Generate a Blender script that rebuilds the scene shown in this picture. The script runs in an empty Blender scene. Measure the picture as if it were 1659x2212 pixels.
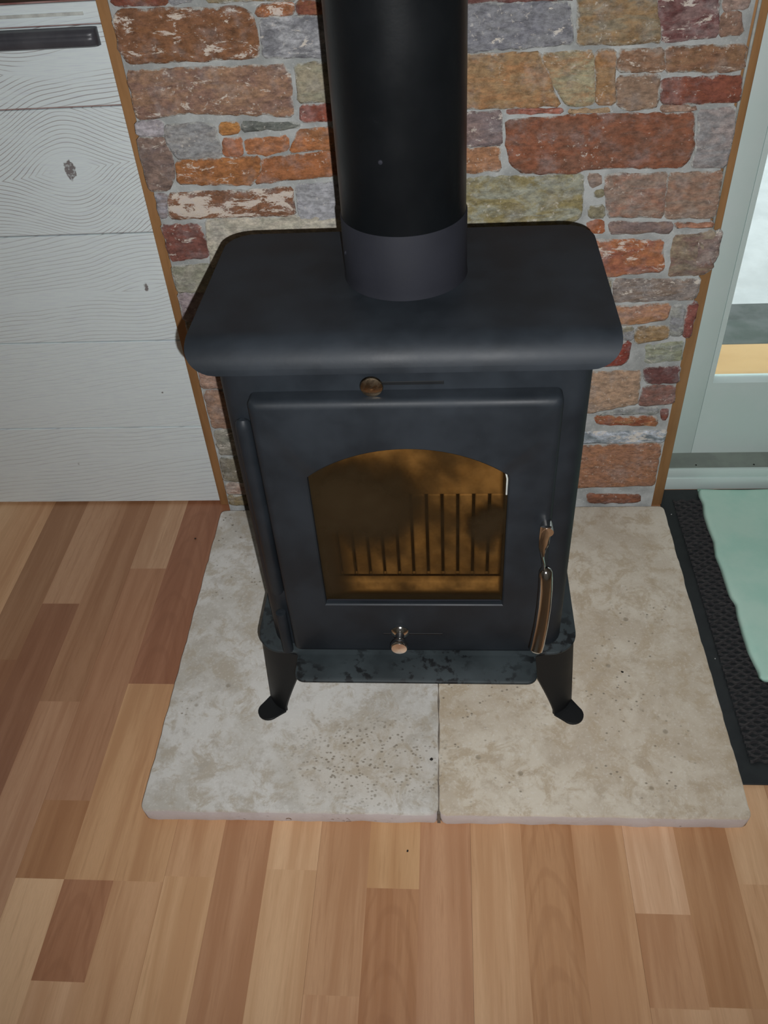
import bpy, bmesh, math, random
from mathutils import Vector, Matrix, noise
random.seed(7)
S = bpy.context.scene
C = S.collection

# ---------------------------------------------------------------- camera
F_PX, W_PX, H_PX = 1861.25, 1659, 2212
RC = [[0.99697775, -0.00532289, -0.07750510],
      [0.05336175, -0.67814714, 0.73298635],
      [-0.05646147, -0.73490688, -0.67581357]]      # columns: image right, image down, forward
EYE = Vector((0.0, 0.0, 1.10))
right = Vector((RC[0][0], RC[1][0], RC[2][0])); down = Vector((RC[0][1], RC[1][1], RC[2][1])); fwd = Vector((RC[0][2], RC[1][2], RC[2][2]))
cd = bpy.data.cameras.new('camera'); cam = bpy.data.objects.new('camera', cd); C.objects.link(cam)
cd.sensor_fit = 'VERTICAL'; cd.sensor_height = 36.0; cd.lens = 36.0 * F_PX / H_PX
cd.clip_start = 0.02; cd.clip_end = 60
M = Matrix(((right.x, -down.x, -fwd.x, EYE.x), (right.y, -down.y, -fwd.y, EYE.y), (right.z, -down.z, -fwd.z, EYE.z), (0, 0, 0, 1)))
cam.matrix_world = M
S.camera = cam

# ---------------------------------------------------------------- light
S.view_settings.view_transform = 'Standard'; S.view_settings.look = 'None'
S.view_settings.gamma = 1.0; S.view_settings.use_curve_mapping = False
S.view_settings.exposure = 0.0
w = bpy.data.worlds.new('overcast_sky'); S.world = w; w.use_nodes = True
bg = w.node_tree.nodes['Background']; bg.inputs[0].default_value = (0.90, 0.96, 1.0, 1); bg.inputs[1].default_value = 1.75
# the phone's flash: a small bright source just right of and below the lens
fl = bpy.data.lights.new('camera_flash', 'SPOT'); flo = bpy.data.objects.new('camera_flash', fl); C.objects.link(flo)
fp = EYE + right * 0.021 + down * 0.026
fl.energy = 41.0; fl.spot_size = math.radians(120); fl.spot_blend = 1.0; fl.shadow_soft_size = 0.0025; fl.color = (0.985, 0.99, 1.0)
FM = M @ Matrix.Rotation(math.radians(10), 4, 'X'); FM.translation = fp; flo.matrix_world = FM

# ---------------------------------------------------------------- helpers
K = 0.52
def lin(c):
    c = c / 255.0
    return c / 12.92 if c <= 0.04045 else ((c + 0.055) / 1.055) ** 2.4
def col(r, g_, b, k=None):
    k = k or K; g = .30 * r + .55 * g_ + .15 * b; q = .17
    r, g_, b = (v + (g - v) * q for v in (r, g_, b))
    return tuple(min(0.9, lin(v) / k) for v in (r, g_, b))

class NT:
    """tiny node-graph builder"""
    def __init__(s, name):
        s.m = bpy.data.materials.new(name); s.m.use_nodes = True; s.t = s.m.node_tree
        s.b = s.t.nodes['Principled BSDF']; s.out = s.t.nodes['Material Output']
    def node(s, typ, **kw):
        n = s.t.nodes.new(typ)
        for k, v in kw.items(): setattr(n, k, v)
        return n
    def put(s, sock, v):
        if v is None: return
        if hasattr(v, 'is_output'): s.t.links.new(v, sock)
        elif isinstance(v, (tuple, list)) and sock.type == 'RGBA': sock.default_value = (*v[:3], 1)
        else: sock.default_value = v
    def math(s, op, a, b=None, c=None, clamp=False):
        n = s.node('ShaderNodeMath', operation=op, use_clamp=clamp)
        for i, v in enumerate((a, b, c)): s.put(n.inputs[i], v)
        return n.outputs[0]
    def vmath(s, op, a, b):
        n = s.node('ShaderNodeVectorMath', operation=op); s.put(n.inputs[0], a); s.put(n.inputs[1], b); return n.outputs[0]
    def coord(s, which='Object'): return s.node('ShaderNodeTexCoord').outputs[which]
    def sep(s, v):
        n = s.node('ShaderNodeSeparateXYZ'); s.put(n.inputs[0], v); return n.outputs
    def comb(s, x, y, z):
        n = s.node('ShaderNodeCombineXYZ')
        for i, v in enumerate((x, y, z)): s.put(n.inputs[i], v)
        return n.outputs[0]
    def noise(s, v, scale, detail=3, rough=0.55, dist=0.0):
        n = s.node('ShaderNodeTexNoise'); s.put(n.inputs['Vector'], v)
        n.inputs['Scale'].default_value = scale; n.inputs['Detail'].default_value = detail
        n.inputs['Roughness'].default_value = rough; n.inputs['Distortion'].default_value = dist
        return n.outputs[0]
    def voro(s, v, scale, feature='F1'):
        n = s.node('ShaderNodeTexVoronoi', feature=feature); s.put(n.inputs['Vector'], v); n.inputs['Scale'].default_value = scale
        return n.outputs[0]
    def ramp(s, v, lo, hi, a=0.0, b=1.0):
        n = s.node('ShaderNodeMapRange', interpolation_type='SMOOTHSTEP'); s.put(n.inputs[0], v)
        s.put(n.inputs[1], lo); s.put(n.inputs[2], hi); s.put(n.inputs[3], a); s.put(n.inputs[4], b)
        return n.outputs[0]
    def mix(s, f, a, b, mode='MIX'):
        n = s.node('ShaderNodeMix', data_type='RGBA', blend_type=mode); s.put(n.inputs[0], f); s.put(n.inputs[6], a); s.put(n.inputs[7], b)
        return n.outputs[2]
    def attr(s, name, color=False):
        n = s.node('ShaderNodeAttribute', attribute_type='OBJECT', attribute_name=name)
        return n.outputs['Color'] if color else n.outputs['Fac']
    def info(s, which): return s.node('ShaderNodeObjectInfo').outputs[which]
    def bump(s, h, strength=0.4, dist=0.002):
        n = s.node('ShaderNodeBump'); n.inputs['Strength'].default_value = strength; n.inputs['Distance'].default_value = dist
        s.put(n.inputs['Height'], h); s.t.links.new(n.outputs[0], s.b.inputs['Normal'])
    def fin(s, base, rough=0.5, metal=0.0, spec=0.5):
        s.put(s.b.inputs['Base Color'], base); s.put(s.b.inputs['Roughness'], rough); s.put(s.b.inputs['Metallic'], metal)
        s.b.inputs['Specular IOR Level'].default_value = spec
        return s.m

def mesh(name, bm, mat=None, parent=None, smooth=True, loc=None):
    bmesh.ops.recalc_face_normals(bm, faces=bm.faces)
    me = bpy.data.meshes.new(name); bm.to_mesh(me); bm.free()
    if mat: me.materials.append(mat)
    if smooth is True: me.shade_smooth() if hasattr(me, 'shade_smooth') else None
    if smooth: 
        for p in me.polygons: p.use_smooth = True
    o = bpy.data.objects.new(name, me); C.objects.link(o)
    if parent: o.parent = parent
    if loc: o.location = loc
    return o
def sharp(o, deg=35):
    me = o.data; bm = bmesh.new(); bm.from_mesh(me)
    for e in bm.edges:
        if len(e.link_faces) == 2 and e.calc_face_angle(0) > math.radians(deg): e.smooth = False
    bm.to_mesh(me); bm.free(); return o
def tag(o, label=None, cat=None, group=None, kind=None):
    if label: o['label'] = label
    if cat: o['category'] = cat
    if group: o['group'] = group
    if kind: o['kind'] = kind
    return o
def empty(name, loc=(0, 0, 0)):
    o = bpy.data.objects.new(name, None); C.objects.link(o); o.location = loc; o.empty_display_size = 0.05; return o
def struct(o): o['kind'] = 'structure'; return o
def box(x0, x1, y0, y1, z0, z1, bm=None, bev=0.0, seg=2):
    own = bm or bmesh.new()
    r = bmesh.ops.create_cube(own, size=1.0, matrix=Matrix.Translation(((x0 + x1) / 2, (y0 + y1) / 2, (z0 + z1) / 2)) @ Matrix.Diagonal((x1 - x0, y1 - y0, z1 - z0, 1)))
    if bev > 0:
        es = list({e for v in r['verts'] for e in v.link_edges})
        bmesh.ops.bevel(own, geom=es, offset=bev, segments=seg, profile=0.5, affect='EDGES')
    return own
def rrect(x0, x1, y0, y1, r, n=6):
    """rounded rectangle, counter-clockwise; r = radius or four radii (from x0,y0 on)"""
    rs = r if isinstance(r, (list, tuple)) else [r] * 4
    P = []
    for (cx, cy, a0, q) in ((x0, y0, 180, 0), (x1, y0, 270, 1), (x1, y1, 0, 2), (x0, y1, 90, 3)):
        rr = rs[q]; sx = 1 if cx == x0 else -1; sy = 1 if cy == y0 else -1
        for i in range(n + 1):
            a = math.radians(a0 + 90 * i / n)
            P.append((cx + sx * rr + rr * math.cos(a), cy + sy * rr + rr * math.sin(a)))
    return P
def rings(loops, bm=None, cap0=True, cap1=True, closed=True):
    """skin a list of equal-length point loops"""
    bm = bm or bmesh.new(); vs = [[bm.verts.new(p) for p in L] for L in loops]
    n = len(loops[0])
    for a, b in zip(vs, vs[1:]):
        for i in range(n if closed else n - 1):
            j = (i + 1) % n; bm.faces.new((a[i], a[j], b[j], b[i]))
    if cap0: bm.faces.new(list(reversed(vs[0])))
    if cap1: bm.faces.new(vs[-1])
    return bm
def plate(pts, z0, z1, bev=0.001, bm=None):
    """horizontal plate of a given outline with a soft edge"""
    cx = sum(p[0] for p in pts) / len(pts); cy = sum(p[1] for p in pts) / len(pts)
    def ins(d):
        out = []; n = len(pts)
        for i in range(n):
            a = Vector(pts[i - 1]); b = Vector(pts[i]); c = Vector(pts[(i + 1) % n])
            t = (c - a); nn = Vector((-t.y, t.x)); nn = nn.normalized() if nn.length > 1e-9 else Vector((0, 0))
            out.append((b.x + nn.x * d, b.y + nn.y * d))
        return out
    A = ins(bev)
    L = [[(x, y, z0) for x, y in A], [(x, y, z0 + bev) for x, y in pts], [(x, y, z1 - bev) for x, y in pts], [(x, y, z1) for x, y in A]]
    return rings(L, bm)
def tube(path, rad, n=12, bm=None, cap=True):
    """round bar along a path; rad is a number or a list"""
    bm = bm or bmesh.new(); P = [Vector(p) for p in path]; R_ = rad if isinstance(rad, (list, tuple)) else [rad] * len(P)
    L = []; up = None
    for i, p in enumerate(P):
        t = (P[min(i + 1, len(P) - 1)] - P[max(i - 1, 0)]).normalized()
        if up is None: up = Vector((1, 0, 0)) if abs(t.x) < 0.9 else Vector((0, 0, 1))
        u = (up - t * up.dot(t)).normalized(); v = t.cross(u); up = u
        L.append([tuple(p + (u * math.cos(2 * math.pi * k / n) + v * math.sin(2 * math.pi * k / n)) * R_[i]) for k in range(n)])
    return rings(L, bm, cap, cap)
def lathe(prof, origin, axis='Z', n=24, bm=None):
    """profile of (radius, height) turned about an axis through origin"""
    L = []
    for r, h in prof:
        ring = []
        for k in range(n):
            a = 2 * math.pi * k / n; c, s_ = max(r, 1e-5) * math.cos(a), max(r, 1e-5) * math.sin(a)
            ring.append({'Z': (origin[0] + c, origin[1] + s_, origin[2] + h), 'Y': (origin[0] + c, origin[1] - h, origin[2] + s_)}[axis])
        L.append(ring)
    return rings(L, bm)
# ---------------------------------------------------------------- materials
def m_metal(name, c, rough, soot=0.0, var=0.25, spec=0.5):
    n = NT(name); o = n.coord(); a = n.noise(o, 14, 4); b = n.noise(o, 220, 2)
    f = n.ramp(a, 0.3, 0.7, 1 - var, 1 + var); base = n.mix(1.0, tuple(c), n.comb(f, f, f), 'MULTIPLY')
    sc = n.ramp(n.noise(n.vmath('MULTIPLY', o, (1, 1, 2.5)), 35, 5, 0.7), 0.66, 0.80, 0, 0.22)
    base = n.mix(sc, base, tuple(min(1, v * 2.6 + 0.01) for v in c))
    if soot:
        s = n.math('MULTIPLY', n.ramp(n.noise(o, 75, 4, 0.6), 0.50, 0.60), n.ramp(n.noise(o, 9, 2), 0.42, 0.56)); base = n.mix(n.math('MULTIPLY', s, soot), base, (0.006, 0.007, 0.008))
    n.bump(b, 0.12, 0.0006)
    return n.fin(base, n.ramp(a, 0.3, 0.7, rough - 0.05, rough + 0.06), 0, spec)
M_STOVE = m_metal('stove_black_paint', (0.0180, 0.0225, 0.0280), 0.52, spec=.28)
M_PLATE = m_metal('stove_plate_paint', (0.034, 0.044, 0.048), 0.55, soot=0.95, spec=.35)
M_LEG = m_metal('stove_leg_paint', (0.009, 0.010, 0.011), 0.55, spec=.3)
M_FLUE = m_metal('flue_gloss_black', (0.005, 0.006, 0.007), 0.36, var=0.1, spec=.25)
M_COLLAR = m_metal('flue_collar_grey', (0.017, 0.018, 0.024), 0.7, var=0.08, spec=.2)
def m_chrome():
    n = NT('chrome'); a = n.noise(n.coord(), 60, 2)
    return n.fin((0.72, 0.70, 0.67), n.ramp(a, 0.3, 0.7, 0.10, 0.18), 1.0)
M_CHROME = m_chrome()
def m_brass():
    n = NT('aged_nickel'); a = n.noise(n.coord(), 200, 2)
    return n.fin((0.46, 0.36, 0.25), n.ramp(a, 0.3, 0.7, 0.2, 0.3), 1.0)
M_BRASS = m_brass()

def m_stone():
    n = NT('stone_cladding'); o = n.coord(); r = n.info('Random')
    off = n.comb(n.math('MULTIPLY', r, 17.3), n.math('MULTIPLY', r, 5.1), n.math('MULTIPLY', r, 29.7))
    p = n.vmath('ADD', o, off); st = n.vmath('MULTIPLY', p, (1.0, 1.0, 2.6))
    c1 = n.attr('tone', True); c2 = n.attr('tone2', True); lime = n.attr('lime')
    a = n.noise(st, 20, 6, 0.68, 0.8); base = n.mix(n.ramp(a, 0.40, 0.62), c1, c2)
    g = n.noise(n.vmath('MULTIPLY', p, (1.0, 1.0, 1.7)), 85, 5, 0.75); dg = n.ramp(n.noise(p, 30, 4, .65), .48, .66, 0, .45); base = n.mix(dg, base, n.mix(.55, base, col(128, 128, 130)))
    fg = n.ramp(g, 0.25, 0.75, 0.50, 1.22); base = n.mix(1.0, base, n.comb(fg, fg, fg), 'MULTIPLY')
    d = n.ramp(n.noise(n.vmath('MULTIPLY', p, (1, 1, 5.0)), 42, 4, 0.6, 1.0), 0.54, 0.68); base = n.mix(n.math('MULTIPLY', d, 0.42), base, n.mix(1.0, base, (0.42, 0.40, 0.44), 'MULTIPLY'))
    thr = n.ramp(lime, 0.0, 1.0, 0.66, 0.45)
    w1 = n.noise(n.vmath('MULTIPLY', p, (1, 1, 2.6)), 24, 7, 0.78, 0.4)
    wm = n.ramp(w1, thr, n.math('ADD', thr, 0.05))
    sp = n.math('MULTIPLY', n.ramp(n.noise(p, 190, 3, 0.6), 0.60, 0.68), n.ramp(n.noise(p, 24, 2), 0.45, 0.60, 0, 0.6))
    ea = n.node('ShaderNodeAttribute', attribute_type='GEOMETRY', attribute_name='edge').outputs['Fac']
    eg = n.math('ADD', ea, n.math('MULTIPLY', n.math('SUBTRACT', n.noise(p, 55, 5, .7), .5), 1.5)); es = n.ramp(eg, .86, 1.12, 0, .85)
    base = n.mix(es, base, n.mix(n.ramp(g, .3, .7), col(132, 134, 130), col(156, 156, 150)))
    wm = n.math('MAXIMUM', wm, sp)
    base = n.mix(n.math('MULTIPLY', wm, 0.74), base, n.mix(n.ramp(g, .3, .7), col(184, 172, 156), col(170, 166, 160)))
    n.bump(n.math('ADD', n.math('MULTIPLY', a, 1.4), n.math('ADD', g, n.math('MULTIPLY', n.noise(p, 150, 4, 0.7), 0.5))), 0.9, 0.006)
    n.b.inputs['Diffuse Roughness'].default_value = 1.0
    return n.fin(base, n.ramp(g, .3, .7, 0.5, 0.8), 0, 0.4)
M_STONE = m_stone()
def m_mortar():
    n = NT('wall_mortar'); o = n.coord(); a = n.noise(o, 22, 5); b = n.noise(o, 160, 4, .7)
    base = n.mix(n.ramp(a, .35, .65), col(118, 120, 118), col(142, 144, 142)); base = n.mix(n.ramp(b, .55, .72, 0, .4), base, col(172, 172, 168))
    n.bump(n.math('ADD', n.math('MULTIPLY', a, 2), b), 0.8, 0.004); n.b.inputs['Diffuse Roughness'].default_value = 1.0; return n.fin(base, 0.85)
M_MORTAR = m_mortar()
def m_trav():
    n = NT('travertine'); o = n.coord(); tn = n.attr('warm')
    cl = n.noise(o, 7, 5, 0.6, 0.8); fi = n.noise(o, 45, 5, 0.7); vf = n.noise(o, 240, 3, 0.6)
    light = n.mix(tn, col(160, 158, 153), col(165, 157, 142)); dark = n.mix(tn, col(136, 130, 118), col(144, 130, 110))
    base = n.mix(n.ramp(cl, .42, .66, 0, .65), light, dark); mt = n.noise(o, 26, 6, 0.75, .5); base = n.mix(n.ramp(mt, .47, .62, 0, .85), base, n.mix(tn, col(138, 129, 114), col(146, 131, 108)))
    base = n.mix(n.ramp(fi, .50, .70, 0, .6), base, n.mix(tn, col(134, 128, 118), col(140, 126, 106)))
    base = n.mix(n.ramp(vf, .54, .68, 0, .25), base, col(178, 176, 172))
    pz = n.ramp(n.noise(o, 5.0, 2), .50, .62)
    pit = n.math('MULTIPLY', n.ramp(n.voro(n.vmath('MULTIPLY', o, (1, 1.3, 1)), 105), 0.10, 0.24, 1, 0), n.math('MULTIPLY', pz, n.ramp(n.noise(o, 40, 2), .50, .58)))
    zone = n.node('ShaderNodeVectorMath', operation='DISTANCE'); n.put(zone.inputs[0], n.vmath('MULTIPLY', o, (1, 1.5, 0))); zone.inputs[1].default_value = (-.10, -.335, 0)
    zm = n.ramp(n.math('ADD', zone.outputs['Value'], n.math('MULTIPLY', n.math('SUBTRACT', n.noise(o, 22, 3), .5), .12)), .05, .15, 1, 0)
    pz2 = n.math('MULTIPLY', zm, n.math('MULTIPLY', n.ramp(n.voro(n.vmath('MULTIPLY', o, (1, 1.4, 1)), 150), .20, .38, 1, 0), n.ramp(n.noise(o, 60, 3), .44, .52)))
    base = n.mix(n.math('MULTIPLY', zm, .30), base, col(140, 124, 98)); pit = n.math('MAXIMUM', pit, pz2)
    base = n.mix(n.math('MULTIPLY', pit, .8), base, col(98, 88, 72))
    rare = n.math('MULTIPLY', n.ramp(n.voro(o, 26), 0.06, 0.13, 1, 0), n.ramp(n.noise(o, 11, 2), .52, .58)); base = n.mix(n.math('MULTIPLY', rare, .6), base, col(104, 92, 72))
    base = n.mix(n.ramp(n.sep(o)[2], .0245, .0275, .75, 0), base, n.mix(fi, col(138, 128, 130), col(158, 148, 148)))      # sawn edge of the slab
    n.bump(n.math('SUBTRACT', n.math('ADD', fi, n.math('MULTIPLY', vf, .4)), n.math('MULTIPLY', n.math('MAXIMUM', pit, rare), 2.5)), 0.5, 0.0015)
    n.b.inputs['Diffuse Roughness'].default_value = 0.6
    return n.fin(base, 0.62, 0, .4)
M_TRAV = m_trav()
def m_beech():
    n = NT('beech_laminate'); o = n.coord(); r = n.info('Random'); tone = n.attr('tone', True); arch = n.attr('arch')
    off = n.comb(n.math('MULTIPLY', r, 31.0), n.math('MULTIPLY', r, 57.0), n.math('MULTIPLY', r, 13.0))
    p = n.vmath('ADD', o, off); g = n.vmath('MULTIPLY', p, (1.0, 0.055, 1.0))
    b1 = n.noise(g, 34, 4, .6, .5); b2 = n.noise(g, 160, 3, .6); fib = n.noise(n.vmath('MULTIPLY', p, (1, .10, 1)), 620, 2)
    # cathedral grain on the marked staves
    s = n.sep(o); yy = n.math('ADD', n.math('MULTIPLY', n.math('MULTIPLY', s[0], s[0]), 90.0), n.math('ADD', s[1], n.math('MULTIPLY', n.noise(o, 14, 2), .10)))
    rg = n.math('SINE', n.math('MULTIPLY', yy, 95.0)); rings_ = n.math('MULTIPLY', n.ramp(rg, .2, 1.0, 0, .24), arch)
    base = n.mix(n.ramp(b1, .36, .64), tone, n.mix(1.0, tone, (0.80, 0.72, 0.66), 'MULTIPLY'))
    base = n.mix(n.ramp(b2, .55, .70, 0, .38), base, n.mix(1.0, tone, (0.66, 0.56, 0.48), 'MULTIPLY'))
    base = n.mix(n.ramp(fib, .35, .70, 0, .22), base, n.mix(1.0, tone, (0.78, 0.72, 0.66), 'MULTIPLY'))
    base = n.mix(rings_, base, n.mix(1.0, tone, (0.62, 0.52, 0.46), 'MULTIPLY'))
    return n.fin(base, n.ramp(fib, .3, .7, .36, .46), 0, .55)
M_BEECH = m_beech()
def m_under():
    n = NT('floor_underlay'); a = n.noise(n.coord(), 30, 3)
    return n.fin(n.mix(a, (.05, .03, .02), (.08, .05, .03)), .8)
M_UNDER = m_under()
def m_white_wood():
    n = NT('whitewashed_pine'); o = n.coord(); s = n.sep(o); x, z = s[0], s[2]
    kx, kz, amp, wid, frq = n.attr('knot_x'), n.attr('knot_z'), n.attr('knot_amp'), n.attr('knot_wid'), n.attr('grain')
    wob = n.math('MULTIPLY', n.math('SUBTRACT', n.noise(n.comb(n.math('MULTIPLY', x, 2.2), 0.0, n.math('MULTIPLY', z, 5.0)), 2.5, 2), .5), .022)
    dx = n.math('SUBTRACT', x, kx); dz = n.math('ADD', n.math('SUBTRACT', z, kz), n.math('ADD', wob, n.math('MULTIPLY', dx, -.12)))
    q = n.math('DIVIDE', dx, wid); w_ = n.math('EXPONENT', n.math('MULTIPLY', n.math('MULTIPLY', q, q), -1.0))
    f = n.math('SUBTRACT', n.math('ABSOLUTE', dz), n.math('MULTIPLY', amp, w_))
    fr = n.math('FRACT', n.math('MULTIPLY', f, frq)); tri = n.math('ABSOLUTE', n.math('SUBTRACT', fr, .5))
    ln = n.ramp(tri, 0.02, 0.13, 1.0, 0.0)
    far = n.ramp(n.math('ADD', n.math('ABSOLUTE', dz), n.math('MULTIPLY', n.math('MULTIPLY', amp, w_), 2.0)), .008, .020)
    brk = n.ramp(n.noise(n.comb(n.math('MULTIPLY', x, 4), 0.0, n.math('MULTIPLY', z, 14)), 3.0, 3), .34, .56, .35, 1.0)
    fine = n.noise(n.comb(n.math('MULTIPLY', x, 3), 0.0, n.math('MULTIPLY', z, 90)), 9.0, 3, .6)
    base = n.mix(n.ramp(fine, .42, .70, 0, .45), col(172, 182, 197), col(156, 162, 173))
    hr0 = n.math('SQRT', n.math('ADD', n.math('MULTIPLY', n.math('MULTIPLY', dx, dx), .8), n.math('MULTIPLY', dz, dz)))
    clr = n.ramp(hr0, n.math('MULTIPLY', n.attr('heart'), 1.8), n.math('ADD', n.math('MULTIPLY', n.attr('heart'), 4.2), .0005), .12, 1)
    ln = n.math('MULTIPLY', n.math('MULTIPLY', ln, far), clr)
    base = n.mix(n.math('MULTIPLY', n.math('MULTIPLY', ln, brk), n.math('MULTIPLY', n.attr('contrast'), .70)), base, col(104, 88, 84))
    # small dark heart of the knot
    hx = n.math('MULTIPLY', dx, 1.0); hr = n.math('SQRT', n.math('ADD', n.math('MULTIPLY', n.math('MULTIPLY', dx, dx), 3.0), n.math('MULTIPLY', dz, dz)))
    hn = n.math('ADD', hr, n.math('MULTIPLY', n.math('SUBTRACT', n.noise(o, 90, 3), .5), .022))
    base = n.mix(n.math('MULTIPLY', n.ramp(hn, n.attr('heart'), n.math('ADD', n.attr('heart'), .003), 1, 0), n.ramp(n.noise(o, 160, 2), .36, .50, .40, .90)), base, col(84, 74, 72))
    n.bump(n.math('SUBTRACT', fine, n.math('MULTIPLY', ln, brk)), .25, .0008)
    return n.fin(base, .55, 0, .35)
M_WHITE = m_white_wood()
def m_simple(name, c1, c2, scale, rough, bump=0.0, stretch=(1, 1, 1), spec=.5, bd=.001):
    n = NT(name); o = n.vmath('MULTIPLY', n.coord(), stretch); a = n.noise(o, scale, 4, .6)
    if bump: n.bump(n.noise(o, scale * 4, 3, .6), bump, bd)
    return n.fin(n.mix(n.ramp(a, .35, .65), c1, c2), rough, 0, spec)
M_GROOVE = m_simple('groove_red_brown', col(104, 60, 54), col(128, 98, 92), 30, .8, stretch=(.5, 1, 1))
M_STRIP = m_simple('varnished_pine_strip', col(134, 94, 54), col(116, 80, 44), 14, .45, .1, stretch=(3, 1, .35))
M_CAULK = m_simple('white_bead', col(160, 164, 158), col(140, 142, 138), 60, .5)
M_DOOR = m_simple('door_white_pvc', col(158, 174, 170), col(164, 176, 174), 5, .42)
M_SILL = m_simple('door_threshold_grey', col(108, 116, 108), col(98, 104, 98), 20, .5)
M_HANDLE = m_simple('cabinet_handle_pewter', (.060, .060, .070), (.08, .08, .09), 40, .38)
M_WORKTOP = m_simple('dark_worktop', (.035, .022, .015), (.055, .035, .022), 18, .5, stretch=(.3, 1, 1))
M_RUBBER = m_simple('mat_rubber', (.016, .019, .021), (.022, .026, .028), 40, .5)
M_PILE = m_simple('mat_ribbed_pile', (.026, .026, .029), (.055, .052, .052), 160, .9, .5)
M_CLOTH = m_simple('mint_cloth', col(150, 194, 168), col(138, 180, 164), 10, .9, .5, bd=.0008)
M_WALL = m_simple('painted_wall', (.55, .52, .46), (.58, .55, .49), 20, .9, .1)
M_DARK = m_simple('dark_speck', (.012, .010, .008), (.02, .016, .012), 300, .8)
M_DARKJ = m_simple('dirty_joint', col(70, 62, 54), col(96, 88, 78), 60, .9)
M_PALE = m_simple('pale_speck', (.6, .6, .58), (.7, .7, .68), 300, .7)
M_SNOW = m_simple('pale_paving', (.62, .64, .64), (.72, .74, .74), 9, .9, .3)
M_KERB = m_simple('grey_kerb', (.10, .115, .105), (.15, .16, .155), 18, .9, .4)
M_DECK = m_simple('tan_board', (.66, .38, .14), (.74, .45, .18), 8, .6, .1, stretch=(.4, 1, 1))
M_BRICK = m_simple('firebrick', (.52, .43, .29), (.70, .60, .43), 26, .9, .4)
M_GAP = m_simple('firebox_dark', (.02, .014, .010), (.03, .022, .015), 26, .9)
def m_pane():
    n = NT('door_glass'); t = n.node('ShaderNodeBsdfTransparent'); t.inputs[0].default_value = (.93, .96, .95, 1)
    g = n.node('ShaderNodeBsdfGlossy'); g.inputs['Roughness'].default_value = .02
    fr = n.node('ShaderNodeFresnel'); fr.inputs[0].default_value = 1.45; mx = n.node('ShaderNodeMixShader')
    n.t.links.new(fr.outputs[0], mx.inputs[0]); n.t.links.new(t.outputs[0], mx.inputs[1]); n.t.links.new(g.outputs[0], mx.inputs[2])
    n.t.links.new(mx.outputs[0], n.out.inputs[0]); return n.m
M_PANE = m_pane()
CX_, HZ_ = -0.0487, 0.0300
def m_soot_glass():
    n = NT('sooted_stove_glass'); o = n.coord(); s = n.sep(o)
    s = n.sep(n.vmath('ADD', o, (CX_, 0.84, HZ_)))      # back to room coordinates
    x = n.math('ADD', s[0], n.math('MULTIPLY', n.math('SUBTRACT', n.noise(o, 22, 5, .65), .5), .075)); z = n.math('ADD', s[2], n.math('MULTIPLY', n.math('SUBTRACT', n.noise(n.vmath('ADD', o, (3, 1, 7)), 24, 5, .65), .5), .06))
    def blob(cx, cz, rx, rz, lo, hi):
        a = n.math('DIVIDE', n.math('SUBTRACT', x, cx), rx); b = n.math('DIVIDE', n.math('SUBTRACT', z, cz), rz)
        return n.ramp(n.math('SQRT', n.math('ADD', n.math('MULTIPLY', a, a), n.math('MULTIPLY', b, b))), lo, hi, 1, 0)
    m = n.math('MAXIMUM', blob(-.108, .440, .098, .072, .30, 1.35), n.math('MULTIPLY', blob(.046, .408, .034, .046, .15, 1.35), .92))
    m = n.math('MAXIMUM', m, n.math('MULTIPLY', n.ramp(s[2], .286, .304, 1, 0), .95))
    m = n.math('MAXIMUM', m, n.ramp(s[0], .054, .065, 0, .9)); m = n.math('MAXIMUM', m, n.ramp(s[0], -.160, -.095, .9, 0))
    m = n.math('MAXIMUM', m, n.ramp(n.noise(o, 17, 4, .6), .35, .70, .10, .50))
    m = n.math('MULTIPLY', m, .96)
    t = n.node('ShaderNodeBsdfTransparent'); t.inputs[0].default_value = (.88, .76, .59, 1)
    n.fin(n.mix(n.noise(o, 40, 4), (.022, .013, .005), (.036, .025, .012)), .35, 0, .3)
    # brown film over the top of the arch
    mx = n.node('ShaderNodeMixShader'); n.t.links.new(m, mx.inputs[0]); n.t.links.new(t.outputs[0], mx.inputs[1]); n.t.links.new(n.b.outputs[0], mx.inputs[2])
    n.t.links.new(mx.outputs[0], n.out.inputs[0]); return n.m
M_SOOT = m_soot_glass()
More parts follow.
